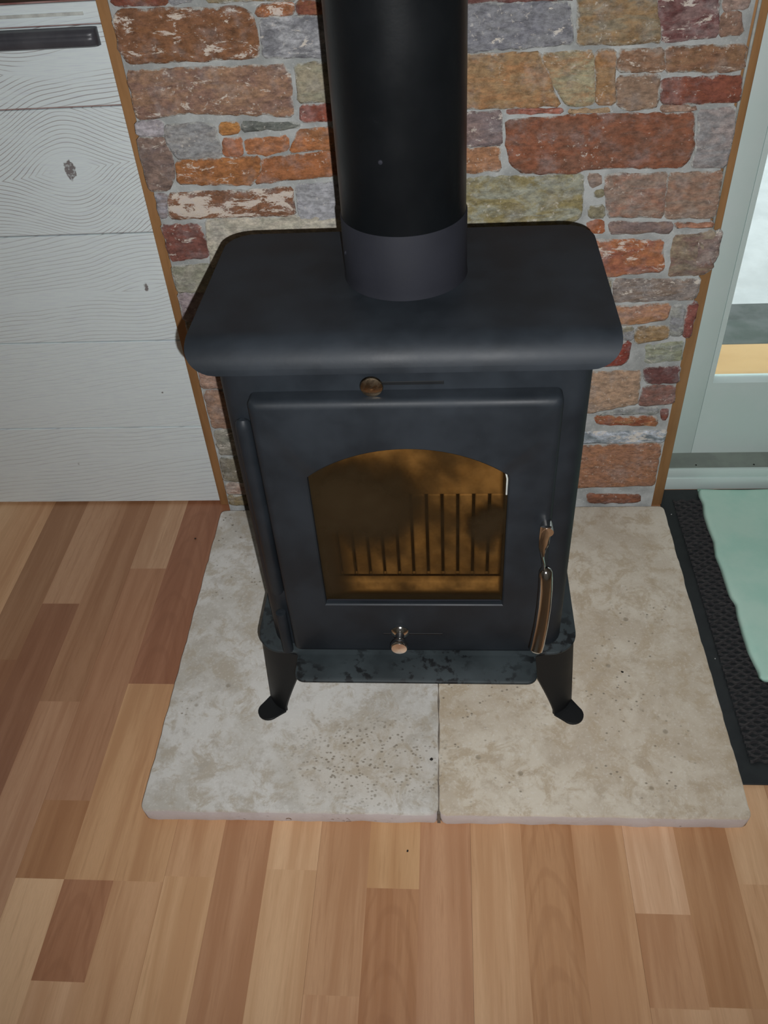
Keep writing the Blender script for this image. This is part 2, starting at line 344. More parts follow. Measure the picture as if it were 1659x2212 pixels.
STONES = [   # outline (x, z, x, z, ...) in metres, two tones, lime amount
([-0.4114,0.8852,-0.3417,0.8835,-0.3451,0.8567,-0.4138,0.8598],(112,60,46),(122,76,46),0.2),
([-0.3374,0.8818,-0.3003,0.8816,-0.3122,0.8606,-0.3411,0.8558],(126,126,128),(126,126,128),0.2),
([-0.297,0.8799,-0.1814,0.8777,-0.1851,0.8556,-0.2957,0.8584],(142,110,82),(120,112,86),0.2),
([-0.1778,0.8775,-0.0712,0.8742,-0.0723,0.8537,-0.1823,0.8565],(126,126,128),(142,110,82),0.2),
([-0.4066,0.8545,-0.2578,0.85,-0.2404,0.8418,-0.2385,0.808,-0.2424,0.7934,-0.4113,0.7935,-0.418,0.807,-0.4178,0.8447],(112,74,50),(120,78,48),0.5),
([-0.2314,0.8509,-0.1898,0.8523,-0.188,0.8408,-0.2384,0.8401],(142,86,50),(122,76,46),0.6),
([-0.1846,0.8527,-0.0907,0.8514,-0.0917,0.8368,-0.1862,0.8402],(112,60,46),(122,76,46),0.2),
([-0.2327,0.8368,-0.1603,0.8374,-0.1213,0.8365,-0.1252,0.7911,-0.1597,0.7908,-0.2342,0.7936],(106,106,110),(146,146,148),0.4),
([-0.416,0.7831,-0.3282,0.7846,-0.2086,0.7828,-0.2028,0.7678,-0.2064,0.7206,-0.3478,0.7306,-0.4169,0.7236],(138,104,78),(118,88,74),0.45),
([-0.1957,0.7832,-0.1566,0.784,-0.0951,0.7846,-0.0983,0.7357,-0.1964,0.7378],(122,118,98),(134,124,102),0.2),
([-0.1938,0.7328,-0.1588,0.7335,-0.0945,0.7322,-0.0959,0.7115,-0.1958,0.7131],(132,66,48),(120,62,46),0.1),
([-0.3819,0.7145,-0.324,0.7169,-0.314,0.7103,-0.3114,0.6945,-0.3098,0.6723,-0.3747,0.6726,-0.3834,0.6902],(124,124,124),(132,128,124),0.15),
([-0.307,0.7143,-0.2801,0.7164,-0.2805,0.7022,-0.3083,0.7003],(164,112,54),(150,98,50),0.05),
([-0.2776,0.7155,-0.1985,0.7113,-0.1989,0.7047,-0.2772,0.703],(84,88,82),(100,102,94),0.2),
([-0.3068,0.6939,-0.2791,0.6944,-0.2822,0.6713,-0.3085,0.6722],(152,92,58),(140,86,56),0.3),
([-0.2759,0.6927,-0.2164,0.6954,-0.2172,0.677,-0.2472,0.6708,-0.279,0.6732],(158,98,58),(138,88,56),0.35),
([-0.2017,0.7017,-0.1608,0.704,-0.0943,0.7038,-0.096,0.6764,-0.2167,0.6733],(152,92,50),(130,84,50),0.25),
([-0.377,0.6661,-0.3441,0.669,-0.2589,0.669,-0.2606,0.652,-0.2744,0.6319,-0.3792,0.6373],(150,94,48),(136,84,46),0.45),
([-0.2573,0.6663,-0.1578,0.6731,-0.0941,0.6744,-0.0959,0.644,-0.161,0.6401,-0.2722,0.6322],(144,86,48),(138,84,48),0.2),
([-0.4221,0.7003,-0.3876,0.7009,-0.3795,0.6769,-0.3838,0.6417,-0.3961,0.6276,-0.424,0.6281,-0.4237,0.6724],(120,98,86),(104,86,80),0.35),
([-0.4198,0.7206,-0.3817,0.7215,-0.386,0.7033,-0.4204,0.7034],(150,144,148),(136,128,130),0.4),
([-0.3973,0.6224,-0.2195,0.6244,-0.2205,0.5861,-0.3545,0.5865,-0.4027,0.5876],(122,80,54),(110,74,52),0.75),
([-0.4164,0.6231,-0.4007,0.6229,-0.4076,0.5878,-0.4183,0.5877],(140,136,142),(120,108,106),0.4),
([-0.2136,0.6268,-0.1608,0.6309,-0.0925,0.6314,-0.096,0.5708,-0.2148,0.576],(132,132,134),(140,140,144),0.3),
([-0.4192,0.5763,-0.3614,0.5765,-0.3565,0.5392,-0.358,0.5246,-0.4177,0.5197],(116,66,54),(104,62,54),0.4),
([-0.352,0.5825,-0.2133,0.5834,-0.1386,0.5837,-0.1456,0.4983,-0.2184,0.4966,-0.3601,0.4992,-0.3547,0.5377],(160,152,136),(150,146,130),0.3),
([-0.4179,0.5122,-0.3596,0.5128,-0.2305,0.4894,-0.2327,0.4726,-0.4181,0.47],(124,124,106),(134,130,116),0.35),
([-0.4183,0.4661,-0.2903,0.4696,-0.298,0.4203,-0.4181,0.42],(124,110,114),(138,126,124),0.35),
([-0.4177,0.4151,-0.2986,0.4162,-0.3072,0.3615,-0.4172,0.3605],(120,112,86),(142,110,82),0.3),
([-0.4168,0.3552,-0.3007,0.3544,-0.3042,0.3315,-0.4147,0.332],(126,126,128),(142,110,82),0.3),
([-0.4142,0.3266,-0.282,0.3256,-0.2869,0.291,-0.4159,0.2917],(152,122,104),(146,112,98),0.2),
([-0.4154,0.2861,-0.2879,0.2836,-0.2986,0.2083,-0.4131,0.2082],(142,110,88),(132,102,84),0.2),
([-0.4134,0.2021,-0.2994,0.2023,-0.3073,0.1467,-0.4142,0.146],(118,116,104),(134,128,116),0.5),
([-0.4135,0.1406,-0.3082,0.1403,-0.3158,0.087,-0.416,0.0858],(110,104,88),(124,116,98),0.3),
([-0.4153,0.0802,-0.3167,0.0803,-0.3203,0.0553,-0.4164,0.0551],(158,142,130),(150,120,104),0.5),
([-0.4157,0.0493,-0.3211,0.0496,-0.3244,0.0264,-0.4164,0.0259],(132,116,80),(120,104,74),0.3),
([-0.0386,0.865,0.1489,0.8661,0.1512,0.8408,-0.0392,0.8454],(96,58,54),(104,66,58),0.2),
([-0.0439,0.8412,0.0259,0.8405,0.1452,0.8379,0.1529,0.792,0.0276,0.7894,-0.0458,0.7886],(114,114,117),(104,104,110),0.35),
([0.1525,0.862,0.2415,0.8598,0.2523,0.8157,0.2614,0.7892,0.1593,0.7906],(128,100,66),(118,106,84),0.25),
([0.2433,0.8598,0.3181,0.8582,0.3289,0.7938,0.2627,0.7883,0.2532,0.8157],(98,58,56),(120,94,90),0.42),
([0.3219,0.8523,0.3565,0.8526,0.3592,0.831,0.3551,0.8213,0.3288,0.8204],(134,110,96),(140,116,104),0.3),
([0.3269,0.8181,0.3476,0.8192,0.3575,0.7942,0.3291,0.7926],(126,96,78),(116,88,74),0.3),
([-0.0459,0.7854,0.0265,0.7851,0.1134,0.7836,0.1258,0.7572,0.143,0.7197,0.0284,0.7219,-0.0481,0.7207],(134,106,72),(142,100,62),0.25),
([0.1159,0.7818,0.1792,0.7829,0.1876,0.7195,0.1507,0.7198,0.127,0.7572],(134,126,98),(140,108,74),0.3),
([0.1825,0.7822,0.2073,0.783,0.2128,0.7197,0.1902,0.7201],(138,98,58),(130,102,70),0.25),
([0.2101,0.7829,0.2652,0.7827,0.2693,0.7568,0.2132,0.758],(122,88,64),(132,108,88),0.45),
([0.267,0.7826,0.3636,0.7819,0.3668,0.7549,0.3366,0.7529,0.2714,0.7556],(126,92,64),(118,82,58),0.45),
([0.2128,0.7519,0.2648,0.7533,0.2682,0.7221,0.2639,0.7135,0.2305,0.7125,0.2173,0.7158],(128,104,84),(122,96,76),0.4),
([0.2686,0.7465,0.3676,0.7459,0.3695,0.7157,0.3206,0.7154,0.2718,0.7173],(124,66,46),(112,60,46),0.2),
([0.2721,0.7155,0.3168,0.7128,0.3179,0.7067,0.2733,0.708],(142,110,88),(146,112,98),0.2),
([0.0743,0.7177,0.1493,0.7162,0.1486,0.7106,0.0745,0.7116],(146,84,64),(132,74,56),0.2),
([0.1531,0.7146,0.2086,0.7143,0.2093,0.7091,0.1545,0.7094],(148,120,88),(140,110,80),0.1),
([-0.0433,0.7162,0.026,0.7149,0.069,0.7156,0.0705,0.673,0.0264,0.6737,-0.0446,0.6744],(118,98,92),(104,90,90),0.4),
([-0.0448,0.6694,0.0252,0.6693,0.0681,0.6709,0.0705,0.6377,0.0268,0.6366,-0.0458,0.6374],(146,100,66),(138,96,66),0.25),
([0.0756,0.7035,0.1781,0.7066,0.3167,0.704,0.3234,0.6606,0.3195,0.6414,0.3082,0.6353,0.1851,0.6374,0.1754,0.6324,0.1014,0.6335,0.0829,0.647,0.0769,0.6698],(124,72,48),(112,74,56),0.3),
([0.3212,0.7057,0.3692,0.7084,0.3707,0.6327,0.3238,0.6344,0.3279,0.6605],(122,120,120),(136,124,120),0.35),
([-0.0461,0.6283,0.0308,0.6295,0.1808,0.6291,0.1848,0.6096,0.1843,0.5664,0.1144,0.5405,0.0305,0.5431,-0.0488,0.5427],(122,110,70),(128,128,112),0.25),
([0.1868,0.6299,0.2062,0.6292,0.208,0.6128,0.194,0.6098],(132,112,100),(126,106,92),0.3),
([0.2114,0.628,0.2947,0.6263,0.2989,0.5654,0.2222,0.5679],(128,108,94),(134,94,74),0.2),
([0.2964,0.625,0.3675,0.6265,0.3701,0.5631,0.3008,0.5631],(130,108,92),(132,98,78),0.25),
([0.1998,0.6059,0.2131,0.6087,0.2145,0.5967,0.2022,0.5958],(116,108,80),(120,112,86),0.2),
([0.1937,0.5826,0.2151,0.5846,0.2183,0.5681,0.196,0.5677],(118,112,92),(120,112,86),0.3),
([0.1942,0.5628,0.2186,0.5647,0.2211,0.5434,0.1958,0.5436],(150,84,46),(140,78,44),0.15),
([0.2244,0.5601,0.314,0.5558,0.3135,0.5427,0.2277,0.5437],(120,98,86),(112,94,90),0.35),
([0.3165,0.556,0.3696,0.5529,0.3692,0.5482,0.3189,0.5498],(150,104,80),(140,96,74),0.2),
([0.1925,0.5343,0.3035,0.5302,0.3113,0.4936,0.3096,0.4835,0.2317,0.4776,0.1982,0.4771],(150,92,56),(132,76,56),0.55),
([0.3172,0.5374,0.3746,0.5417,0.383,0.4828,0.3689,0.4737,0.3206,0.4728],(128,112,90),(112,86,76),0.3),
([0.2419,0.4714,0.3691,0.4692,0.3668,0.4346,0.2444,0.434],(126,116,110),(118,100,86),0.45),
([0.2172,0.4751,0.2382,0.4737,0.2407,0.4418,0.2209,0.4416],(126,126,128),(120,112,86),0.2),
([0.2229,0.4228,0.2475,0.4253,0.3311,0.4293,0.3297,0.4042,0.3023,0.3985,0.2727,0.3961,0.2259,0.3956],(150,106,70),(150,110,88),0.3),
([0.3344,0.4261,0.3527,0.4264,0.3565,0.3729,0.339,0.3733],(132,132,124),(126,126,128),0.3),
([0.3568,0.4263,0.3699,0.4291,0.3708,0.3709,0.3605,0.3703],(120,62,54),(130,76,66),0.3),
([0.2856,0.3885,0.3332,0.3913,0.3385,0.3716,0.2894,0.3612],(134,104,64),(140,116,84),0.3),
([0.2403,0.392,0.2811,0.391,0.2842,0.368,0.243,0.369],(126,126,128),(120,112,86),0.2),
([0.2364,0.365,0.2805,0.3639,0.2813,0.3309,0.2682,0.3208,0.2415,0.3197],(126,54,40),(116,50,40),0.1),
([0.3034,0.3576,0.3636,0.3645,0.3647,0.3256,0.3083,0.3234],(126,128,104),(130,134,122),0.4),
([0.2096,0.3098,0.3045,0.3096,0.3069,0.2453,0.2371,0.2296,0.2176,0.2271],(154,124,98),(144,118,96),0.35),
([0.3096,0.3147,0.3647,0.317,0.3668,0.2879,0.3204,0.2853,0.3124,0.2953],(100,60,56),(90,56,54),0.15),
([0.3146,0.28,0.3645,0.2799,0.3659,0.2452,0.3096,0.2425],(126,84,72),(120,90,80),0.3),
([0.3021,0.237,0.3439,0.2381,0.3434,0.2268,0.2444,0.2257],(126,128,120),(126,126,128),0.3),
([0.2404,0.221,0.3449,0.2173,0.3473,0.2018,0.2466,0.2054],(136,72,46),(146,102,66),0.3),
([0.3469,0.2333,0.3607,0.2359,0.3613,0.2093,0.3526,0.2114],(120,84,78),(112,60,46),0.3),
([0.2177,0.1862,0.3645,0.1899,0.3623,0.1651,0.2196,0.1662],(108,118,122),(168,174,182),0.6),
([0.2124,0.1582,0.3606,0.1611,0.3618,0.0667,0.2212,0.0626],(150,102,70),(140,98,74),0.25),
([0.2473,0.0478,0.3424,0.0436,0.3425,0.0256,0.2497,0.0241],(128,78,54),(118,76,56),0.1),
]
# ---------------------------------------------------------------- room shell
fl_ = mesh('floor', box(-2.0, 2.0, -2.0, 1.30, -0.06, -0.0035), M_UNDER, smooth=False); struct(fl_)
for nm, a in (('wall_left', (-2.1, -2.0, -2.1, 1.40, -0.06, 2.5)), ('wall_right', (2.0, 2.1, -2.1, 1.40, -0.06, 2.5)), ('wall_front', (-2.0, 2.0, -2.1, -2.0, -0.06, 2.5)), ('ceiling', (-2.1, 2.1, -2.1, 1.95, 2.5, 2.6))):
    struct(mesh(nm, box(*a), M_WALL, smooth=False))
# back wall: stone-clad middle, plain to the left (behind the cabinet) and round the door
struct(mesh('wall_rear', box(-2.0, -0.445, 1.80, 1.90, -0.06, 2.5), M_WALL, smooth=False))
struct(mesh('wall_rear_right', box(1.12, 2.0, 1.26, 1.42, -0.06, 2.5), M_WALL, smooth=False))
struct(mesh('wall_rear_above_door', box(0.39, 1.12, 1.26, 1.42, 2.05, 2.5), M_WALL, smooth=False))
wb = mesh('wall_back', box(-0.4185, 0.3648, 1.1880, 1.45, -0.002, 2.5), M_MORTAR, smooth=False); struct(wb)

def stone(pts, c1, c2, lime, sd):
    rnd = random.Random(sd); P = []
    n0 = len(pts); cx = sum(p[0] for p in pts) / n0; cz = sum(p[1] for p in pts) / n0
    # round the corners a little, then break the edges up
    Q = []
    for i in range(n0):
        a, b, c = Vector(pts[i - 1]), Vector(pts[i]), Vector(pts[(i + 1) % n0])
        d1, d2 = (a - b), (c - b); r1 = min(.0032, d1.length * .25); r2 = min(.0032, d2.length * .25)
        Q += [b + d1.normalized() * r1, b + d2.normalized() * r2]
    for i in range(len(Q)):
        a, b = Q[i], Q[(i + 1) % len(Q)]; k = max(1, int((b - a).length / .009))
        nrm = Vector((-(b - a).y, (b - a).x)); nrm = nrm.normalized() if nrm.length > 1e-6 else nrm
        for j in range(k): P.append(a + (b - a) * (j / k) + nrm * (rnd.uniform(-.0012, .0012) + .0011 * noise.noise(Vector(((a + (b - a) * (j / k)).x * 60, sd, (a + (b - a) * (j / k)).y * 60))))  )
    ar = sum(P[i].x * P[(i + 1) % len(P)].y - P[(i + 1) % len(P)].x * P[i].y for i in range(len(P)))
    if ar < 0: P.reverse()
    zs = [p.y for p in P]; hh = max(zs) - min(zs); yf = 1.1845 + rnd.uniform(-.0022, .0022)
    def ring(d, y, jy):
        out = []
        n = len(P)
        for i in range(n):
            a, b, c = P[i - 1], P[i], P[(i + 1) % n]; t = c - a; nn = Vector((-t.y, t.x)).normalized()
            q = b + nn * d; out.append((q.x, y + rnd.uniform(-jy, jy), q.y))
        return out
    bx0, bx1 = min(p.x for p in P), max(p.x for p in P); bz0, bz1 = min(zs), max(zs); mx_, mz_ = cx * .5 + (bx0 + bx1) / 4, cz * .5 + (bz0 + bz1) / 4
    def shrink(d, y, jy):
        fx, fz = 1 - d / ((bx1 - bx0) / 2), 1 - d / ((bz1 - bz0) / 2)
        if abs(ar) / 2 < .74 * (bx1 - bx0) * (bz1 - bz0): fx = fz = .97 if d < .0015 else .88 if d < .004 else .60
        return [(mx_ + (p.x - mx_) * fx, y + rnd.uniform(-jy, jy), mz_ + (p.y - mz_) * fz) for p in P]
    ww = bx1 - bx0; d = min(.0036, hh * .12, ww * .12); d2 = min(.013, hh * .30, ww * .30)
    L = [ring(-.0017, 1.1965, 0), ring(-.0017, yf + .0026, .0008), shrink(d * .3, yf + .0009, .0008), shrink(d, yf, .0008), shrink(d2, yf - .0004, .0010)]
    bm = bmesh.new(); la = bm.verts.layers.float.new('edge'); np_ = len(P); rings(L, bm, False, False)
    allv = list(bm.verts); bm.faces.new(allv[-np_:])
    for q, v in enumerate(allv): v[la] = (1.0, 1.0, .80, .62, 0.0)[q // np_]
    o = mesh('stone', bm, M_STONE, wb)
    o['tone'] = list(col(*c1)); o['tone2'] = list(col(*c2)); o['lime'] = lime
    return o
cover = []
for i, (fl4, c1, c2, lime) in enumerate(STONES):
    pts = [(fl4[j], fl4[j + 1]) for j in range(0, len(fl4), 2)]
    stone(pts, c1, c2, lime, i); cover.append((min(p[0] for p in pts), max(p[0] for p in pts), min(p[1] for p in pts), max(p[1] for p in pts)))
pal = [((142, 86, 50), (122, 76, 46)), ((128, 104, 84), (142, 110, 82)), ((126, 126, 128), (112, 110, 116)), ((120, 112, 86), (134, 126, 98)), ((112, 60, 46), (124, 70, 50)), ((134, 110, 100), (146, 104, 78))]
rr = random.Random(11)
def fill_row(x0, x1, z0, z1):
    x = x0
    while x < x1 - .03:
        wd = min(rr.uniform(.07, .19), x1 - x)
        if x1 - x - wd < .05: wd = x1 - x
        c = rr.choice(pal); j = lambda: rr.uniform(-.0018, .0018)
        stone([(x + .004 + j(), z0 + .004 + j()), (x + wd - .004 + j(), z0 + .004 + j()), (x + wd - .004 + j(), z1 - .004 + j()), (x + .004 + j(), z1 - .004 + j())], c[0], c[1], rr.uniform(.15, .5), rr.random())
        x += wd
z = 0.024
while z < 0.54:                      # the part of the wall behind the stove
    h = rr.choice([.035, .05, .062, .075]); z1 = z + h
    lo, hi = -0.30, 0.25
    for (a, b, c, d) in cover:
        if d > z + .004 and c < z1 - .004:
            if a < -0.2: lo = max(lo, b + .003)
            elif b > 0.1: hi = min(hi, a - .003)
            elif (a + b) / 2 < -0.05: lo = max(lo, b + .003)
            else: hi = min(hi, a - .003)
    if hi - lo > .05: fill_row(lo, hi, z, z1)
    z = z1
z = 0.888
while z < 1.62:                      # above the photograph's frame
    h = rr.choice([.045, .06, .08, .095]); fill_row(-.422, .368, z, z + h); z += h

# wooden strips that close the cladding, left and right
st = mesh('trim_left', box(-0.4445, -0.4195, 1.216, 1.30, 0.0, 2.3, None, .0012), M_STRIP); struct(st)
sr = mesh('trim_right', box(0.3660, 0.3886, 1.207, 1.30, 0.0, 2.3, None, .0012), M_STRIP); struct(sr)
bead = mesh('bead', tube([(0.3755, 1.2055, 0.535), (0.3755, 1.2055, 2.3)], .0022, 8), M_CAULK, sr); tag(bead, 'thin white sealant bead')
# lump of clear glue / stone chip overlapping the strip
stone([(0.352, .531), (0.376, .534), (.385, .541), (.384, .492), (.372, .486), (.356, .484)], (128, 110, 100), (116, 92, 86), .5, 991)

# ---------------------------------------------------------------- floor: planks of three rows of staves
X0, SW = -0.578, 0.06683
LIGHT, LMID, MID, DARK, RED = (180, 142, 104), (170, 128, 90), (160, 116, 80), (138, 94, 62), (134, 86, 58)
known = {   # strip: [(upper y, lower y, tone, arch)]
 -3: [(1.34, .84, (140, 100, 68), 0), (.84, .50, (132, 88, 58), 0)],
 -2: [(1.34, .962, (154, 114, 82), 0), (.962, .52, (128, 84, 56), 0), (.52, .20, LMID, 0)],
 -1: [(1.34, .76, (142, 100, 68), 0), (.76, .43, (156, 114, 82), 0), (.43, .1, LIGHT, 0)],
 0: [(1.34, 1.046, (158, 120, 88), 0), (1.046, .594, (148, 104, 72), 0), (.594, .482, (148, 102, 64), 0), (.482, .20, LIGHT, 0)],
 1: [(1.34, .795, RED, 1), (.795, .482, (168, 126, 86), 0), (.482, .358, (146, 98, 66), 1), (.358, .10, (178, 138, 102), 0)],
 2: [(1.34, .795, RED, 0), (.795, .482, (168, 126, 86), 0), (.482, .16, LMID, 0)],
 3: [(.80, .49, LMID, 0), (.49, .12, (178, 138, 98), 0)],
 4: [(.80, .26, (158, 114, 80), 0)],
 5: [(.80, .503, LIGHT, 0), (.503, .17, (176, 138, 100), 0)],
 6: [(.80, .354, (162, 120, 84), 0), (.354, .05, (170, 128, 92), 0)],
 7: [(.80, .482, (172, 132, 90), 0), (.482, .10, (152, 106, 70), 1)],
 8: [(.80, .28, (162, 118, 84), 0)],
 9: [(.80, .20, (174, 134, 96), 0)],
 10: [(.80, .30, (156, 112, 74), 1)],
 11: [(.80, .18, LMID, 0)],
 12: [(.80, .460, (186, 148, 114), 0), (.460, .354, (162, 118, 82), 0), (.354, .08, (174, 134, 98), 0)],
 13: [(.80, .357, (160, 116, 78), 0), (.357, .02, (174, 134, 98), 0)],
 14: [(.80, .50, LIGHT, 0), (.50, .18, (170, 128, 90), 0)],
 15: [(.80, .54, (170, 128, 92), 0), (.54, .25, LMID, 0)],
}
fr = random.Random(5)
for b in range(-7, 12):                            # boards of three strips, 0.2 m wide
    if b < -7: continue
    k0 = b * 3
    xa, xb = X0 + k0 * SW, X0 + (k0 + 3) * SW
    if xa < -1.99 or xb > 1.99: continue
    if b < -4 or b > 6:                            # boards well outside the photograph: plain
        o = mesh('plank', box(xa + .0003, xb - .0003, -1.99, 1.25, -.0034, 0), M_BEECH, fl_, smooth=False); o['tone'] = list(col(*LMID)); o['arch'] = 0.0
        continue
    pl = mesh('plank', box(xa + .0003, xb - .0003, -1.99, 1.25, -.0034, -.0012), M_UNDER, fl_, smooth=False)
    for k in range(k0, k0 + 3):
        xs0 = X0 + k * SW + (.00012 if k == k0 else 0); xs1 = X0 + (k + 1) * SW - (.00012 if k == k0 + 2 else 0)
        yb = 1.26; segs = []
        kn = known.get(k, [])
        y = 1.26
        for (yu, yl, tn, ar_) in kn:
            while y - min(yu, 1.26) > .02:
                ln = min(fr.uniform(.22, .5), y - yu); segs.append((y, y - ln, None, 0)); y -= ln
            segs.append((y, yl, tn, ar_)); y = yl
        while y > -1.2:
            ln = fr.uniform(.32, .75); segs.append((y, y - ln, None, 0)); y -= ln
        if y > -1.99: segs.append((y, -1.99, None, 0))
        for (yu, yl, tn, ar_) in segs:
            if tn is None: tn = fr.choice([LIGHT, MID, LMID, LMID, (150, 106, 74), (172, 130, 92)]); 
            cx, cy = (xs0 + xs1) / 2, (yu + yl) / 2
            o = mesh('stave', box(xs0 - cx, xs1 - cx, yl - cy, yu - cy, -.0012, 0), M_BEECH, pl, smooth=False, loc=(cx, cy, 0))
            o['tone'] = list(col(*tn)); o['arch'] = float(ar_)

# ---------------------------------------------------------------- hearth of two travertine slabs
hearth = empty('hearth', (-0.0208, 0.8705, 0.0)); tag(hearth, 'pale travertine hearth of two slabs under the stove', 'hearth')
def slab(x0, x1, warm, sd):
    rnd = random.Random(sd); P = rrect(x0, x1, -.3010, .3010, .010, 4); Q = []
    for i in range(len(P)):
        a, b = Vector(P[i]), Vector(P[(i + 1) % len(P)]); k = max(1, int((b - a).length / .010))
        for j in range(k): Q.append(a + (b - a) * (j / k))
    def ring(d, z, amp, seed):
        out = []; n = len(Q)
        for i in range(n):
            t = Q[(i + 1) % n] - Q[i - 1]; nn = Vector((-t.y, t.x)).normalized()
            e = d + amp * noise.noise(Vector((Q[i].x * 38 + seed, Q[i].y * 38, z * 60))) + amp * .6 * noise.noise(Vector((Q[i].x * 120, Q[i].y * 120 + seed, z * 60)))
            out.append((Q[i].x + nn.x * e, Q[i].y + nn.y * e, z))
        return out
    L = [ring(.0042, 0, .0022, sd), ring(.0004, .0045, .0020, sd), ring(0, .0245, .0013, sd), ring(.0006, .0282, .0013, sd), ring(.0028, .0300, .0010, sd)]
    o = sharp(mesh('slab', rings(L), M_TRAV, hearth), 60); o['warm'] = warm; return o
slab(-.4055, -.0005, 0.0, 3); slab(.0005, .4055, 1.0, 8)
jn = mesh('joint', box(-.0022, .0022, -.2985, .2985, .0005, .0262), M_DARKJ, hearth, smooth=False); tag(jn, 'dark joint between the two slabs')
hearth.rotation_euler = (0, 0, .008)
HZ = .0300

# ---------------------------------------------------------------- stove
CX = -0.0487
stove = empty('wood_stove', (CX, 0.84, HZ)); tag(stove, 'small black steel wood-burning stove standing on the travertine hearth', 'stove')
def sp(name, bm, mat, parent=None, label=None, smooth=True, deg=35):
    """part of the stove, built in room coordinates"""
    p = parent or stove; bmesh.ops.translate(bm, verts=bm.verts, vec=-stove.location)
    o = mesh(name, bm, mat, p); sharp(o, deg)
    if label: o['label'] = label
    return o
BX0, BX1, BY0, BY1, BZ0, BZ1 = -.2425, .1455, .735, .945, .1795, .650
# body: bent sheet round the sides and back, a front with the door opening
bm = bmesh.new(); P = rrect(BX0, BX1, BY0, BY1, .024, 6)
lo = [bm.verts.new((x, y, BZ0)) for x, y in P]; hi = [bm.verts.new((x, y, BZ1)) for x, y in P]; n = len(P)
for i in range(n):
    j = (i + 1) % n
    if abs(P[i][1] - BY0) < 1e-6 and abs(P[j][1] - BY0) < 1e-6: fi = (i, j); continue
    bm.faces.new((lo[i], lo[j], hi[j], hi[i]))
a0, a1, b1, b0 = lo[fi[0]], lo[fi[1]], hi[fi[1]], hi[fi[0]]
ox0, ox1, oz0, oz1 = -.172, .076, .262, .550
h = [bm.verts.new(p) for p in ((ox0, BY0, oz0), (ox1, BY0, oz0), (ox1, BY0, oz1), (ox0, BY0, oz1))]
for q in ((a0, a1, h[1], h[0]), (a1, b1, h[2], h[1]), (b1, b0, h[3], h[2]), (b0, a0, h[0], h[3])): bm.faces.new(q)
bm.faces.new(hi); bm.faces.new(list(reversed(lo)))
body = sp('body', bm, M_STOVE)
# firebox lining: sides, ribbed back, sloping floor, log bar
bm = bmesh.new()
box(-.182, -.176, .7365, .865, .185, .60, bm); box(.080, .086, .7365, .865, .185, .60, bm); box(-.182, .086, .7365, .865, .182, .188, bm); box(-.182, .086, .7365, .90, .60, .606, bm)
sp('firebox_lining', bm, M_BRICK)
bm = bmesh.new()
def back_y(z): return .832 + (z - .19) * .10
box(-.180, .084, .870, .876, .186, .60, bm)
sp('firebox_back', bm, M_BRICK)
bm = box(-.176, .080, .862, .866, .188, .352); sp('slot_panel', bm, M_GAP)
x = -.176; k = 0
while x < .078:
    bm = box(x, x + .0165, .846, .862, .188, .350, None, .0015, 1); sp('rib', bm, M_BRICK); x += .0208
bm = box(-.180, .084, .846, .868, .350, .598, None, .003); sp('rear_plate', bm, M_BRICK)
bm = box(-.174, .080, .745, .757, .245, .292, None, .003); sp('log_bar', bm, M_BRICK)

# top plate: flat sheet rolled down at the front
TX0, TX1 = -.2615, .1635
def top_prof(s):
    """s = distance along the sheet from the rear edge; returns y, z"""
    flat = .968 - .738
    if s <= flat: return .968 - s, .6615 - (.003 * (1 - s / flat))
    r = .031; a = (s - flat) / r; am = math.radians(84)
    if a <= am: return .738 - r * math.sin(a), .6615 - r * (1 - math.cos(a))
    e = (a - am) * r
    return .738 - r * math.sin(am) - e * math.cos(am), .6615 - r * (1 - math.cos(am)) - e * math.sin(am)
SL = (.968 - .738) + .031 * math.radians(84) + .0020
bm = bmesh.new(); rows = []; NS, NX = 44, 30
def halfw(s):
    """sheet outline: rounded corners, tighter at the front"""
    full = (TX1 - TX0) / 2
    def cut(d, r): return r - math.sqrt(max(0, r * r - (r - d) ** 2)) if d < r else 0
    return full - cut(s, .034) - cut(SL - s, .030)
ss = sorted(set([SL * i / NS for i in range(NS + 1)] + [.001, .003, .006, .010, .015, SL - .001, SL - .003, SL - .006, SL - .010, SL - .015]))
mx = (TX0 + TX1) / 2
for th in (0.0, -.0045):
    g = []
    for s in ss:
        y, z = top_prof(s); hw = halfw(s); y2, z2 = top_prof(min(SL, s + .001)); y1, z1_ = top_prof(max(0, s - .001)); ty, tz = y2 - y1, z2 - z1_; q = math.hypot(ty, tz); ny, nz = tz / q, -ty / q
        g.append([bm.verts.new((mx + hw * (2 * i / NX - 1), y + ny * th, z + nz * th)) for i in range(NX + 1)])
    rows.append(g)
A, B = rows; m = len(ss)
for g in (A, B):
    for i in range(m - 1):
        for j in range(NX): bm.faces.new((g[i][j], g[i][j + 1], g[i + 1][j + 1], g[i + 1][j]))
for i in range(m - 1):
    for j in (0, NX): bm.faces.new((A[i][j], A[i + 1][j], B[i + 1][j], B[i][j]))
for j in range(NX):
    for i in (0, m - 1): bm.faces.new((A[i][j], A[i][j + 1], B[i][j + 1], B[i][j]))
sp('top_plate', bm, M_STOVE, deg=50)
